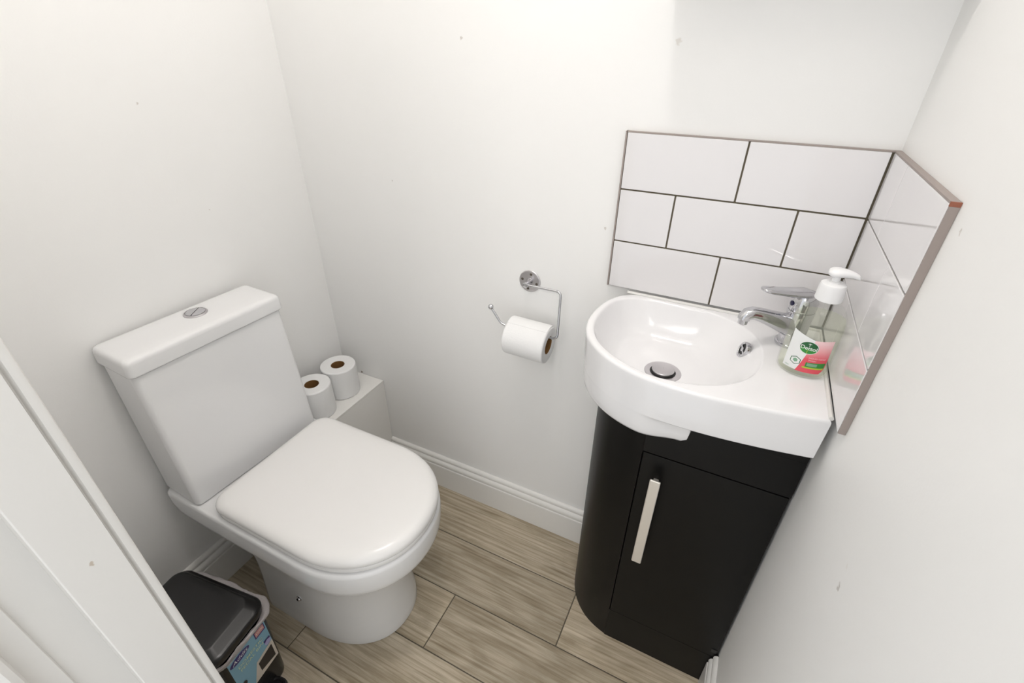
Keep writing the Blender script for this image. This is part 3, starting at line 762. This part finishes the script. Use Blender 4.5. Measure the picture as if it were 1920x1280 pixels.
# clear liner puffed out under the lid
lt = tag(bpy.data.objects.new('bin_liner', None), 'crinkled clear plastic bag puffing out under the black bin lid', 'bin bag')
COL.objects.link(lt); lt.location = (bc.x, bc.y, 0); lt.rotation_euler.z = BA; lt.empty_display_size = .05
raw = rrect(-HX+.002, HX-.002, -HY+.002, HY-.002, .034, 0, 9)
def resample(P, n):
    L_ = [0]
    for i in range(len(P)): L_.append(L_[-1]+(P[(i+1) % len(P)]-P[i]).length)
    out = []; k = 0
    for j in range(n):
        d_ = L_[-1]*j/n
        while L_[k+1] < d_: k += 1
        f_ = (d_-L_[k])/max(1e-9, L_[k+1]-L_[k]); out.append(P[k].lerp(P[(k+1) % len(P)], f_))
    return out
base = resample(raw, 150)
n = len(base); rings = []
rs = random.Random(3)
ph = [rs.uniform(0, 6.28) for _ in range(12)]
def crink(i, k): 
    u = 2*PI*i/n
    return (math.sin(9*u+ph[0]+.5*k)+.8*math.sin(17*u+ph[1]-.8*k)+.7*math.sin(29*u+ph[2]+1.3*k)+.5*math.sin(43*u+ph[3]-1.7*k))*.00075
for (k, z, o_) in ((0, .2440, -.15), (1, .2464, .15), (2, .2474, .5), (3, .2472, .8), (4, .2455, 1.0), (5, .2425, 1.08), (6, .2390, 1.0), (7, .2355, .72), (8, .2325, .38), (9, .2290, .12)):
    ring = []
    for i, p in enumerate(base):
        a = base[(i-1) % n]; b = base[(i+1) % n]; tt = (b-a); nn = Vector((tt.y, -tt.x, 0)).normalized()
        full = .0060+.0095*max(0, nn.y)+.002*math.sin(2*PI*i/n*5+1)
        if nn.x < -.5: full = .002
        w_k = crink(i, k)*(1 if 1 < k < 9 else .3)
        d_ = full*o_+w_k+.0015
        ring.append(Vector((p.x+nn.x*d_, p.y+nn.y*d_, z+crink(i+5, k+3)*(.8 if 0 < k < 9 else 1.2))))
    rings.append(ring)
lf = ob('bag_film', loft(rings, False, False), M['liner'], lt, 60, local=True)

# ------------------------------------------------------------------ ceiling lamp (above the picture)
em = bpy.data.materials.new('lamp diffuser'); em.use_nodes = True
eb = em.node_tree.nodes['Principled BSDF']; eb.inputs['Emission Color'].default_value = (1, .93, .85, 1); eb.inputs['Emission Strength'].default_value = 4
LP = (.80, -.50)
t = thing('ceiling_light', 'round white flush ceiling lamp above the toilet', 'ceiling light', (LP[0], LP[1], HC))
ob('lamp_base', lathe([(.135, 0), (.14, -.012), (.135, -.03), (.125, -.032)], 48, Matrix.Translation((LP[0], LP[1], HC)), cap0=True, cap1=True), M['pump'], t)
ob('diffuser', lathe([(.124, -.0325), (.118, -.05), (.09, -.062), (.04, -.067), (.0005, -.068)], 48, Matrix.Translation((LP[0], LP[1], HC)), cap0=True), em, t)
def area(name, loc, target, size, power, col, shape='DISK', sy=None):
    l = bpy.data.lights.new(name, 'AREA'); l.shape = shape; l.size = size; l.energy = power; l.color = col
    if sy: l.size_y = sy
    o = bpy.data.objects.new(name, l); COL.objects.link(o); o.location = loc
    o.rotation_euler = (Vector(target)-Vector(loc)).to_track_quat('-Z', 'Y').to_euler(); return o
pl = bpy.data.lights.new('lamp_light', 'POINT'); pl.energy = 6.6; pl.shadow_soft_size = .06; pl.color = (1, .955, .93)
po = bpy.data.objects.new('lamp_light', pl); COL.objects.link(po); po.location = (LP[0], LP[1], HC-.14)
area('hall_fill', (.95, -2.2, 2.2), (.7, -.4, .3), .6, 4.0, (1, .95, .92))  # added fill lamp outside the doorway, to brighten the room

w = bpy.data.worlds.new('world'); sc.world = w; w.use_nodes = True
bg = w.node_tree.nodes['Background']; bg.inputs['Color'].default_value = (.96, .98, 1, 1); bg.inputs['Strength'].default_value = .74

# ------------------------------------------------------------------ camera
cam = bpy.data.cameras.new('camera'); co_ = bpy.data.objects.new('camera', cam); COL.objects.link(co_)
yaw, pitch, roll = .4531, .5527, .0112
cy, sy, cp, sp_ = math.cos(yaw), math.sin(yaw), math.cos(pitch), math.sin(pitch)
fwd = Vector((-sy*cp, cy*cp, -sp_)); rt = Vector((cy, sy, 0)); up = rt.cross(fwd)
r2_ = rt*math.cos(roll)+up*math.sin(roll); u2 = -rt*math.sin(roll)+up*math.cos(roll)
m3 = Matrix((r2_, u2, -fwd)).transposed()
co_.matrix_world = Matrix.Translation((1.0848, -.9368, 1.2961)) @ m3.to_4x4()
cam.sensor_width = 36; cam.lens = 889.18*36/1920; cam.clip_start = .01
sc.camera = co_

vs = sc.view_settings
vs.view_transform = 'Standard'; vs.look = 'None'; vs.exposure = .61; vs.gamma = 1; vs.use_curve_mapping = False
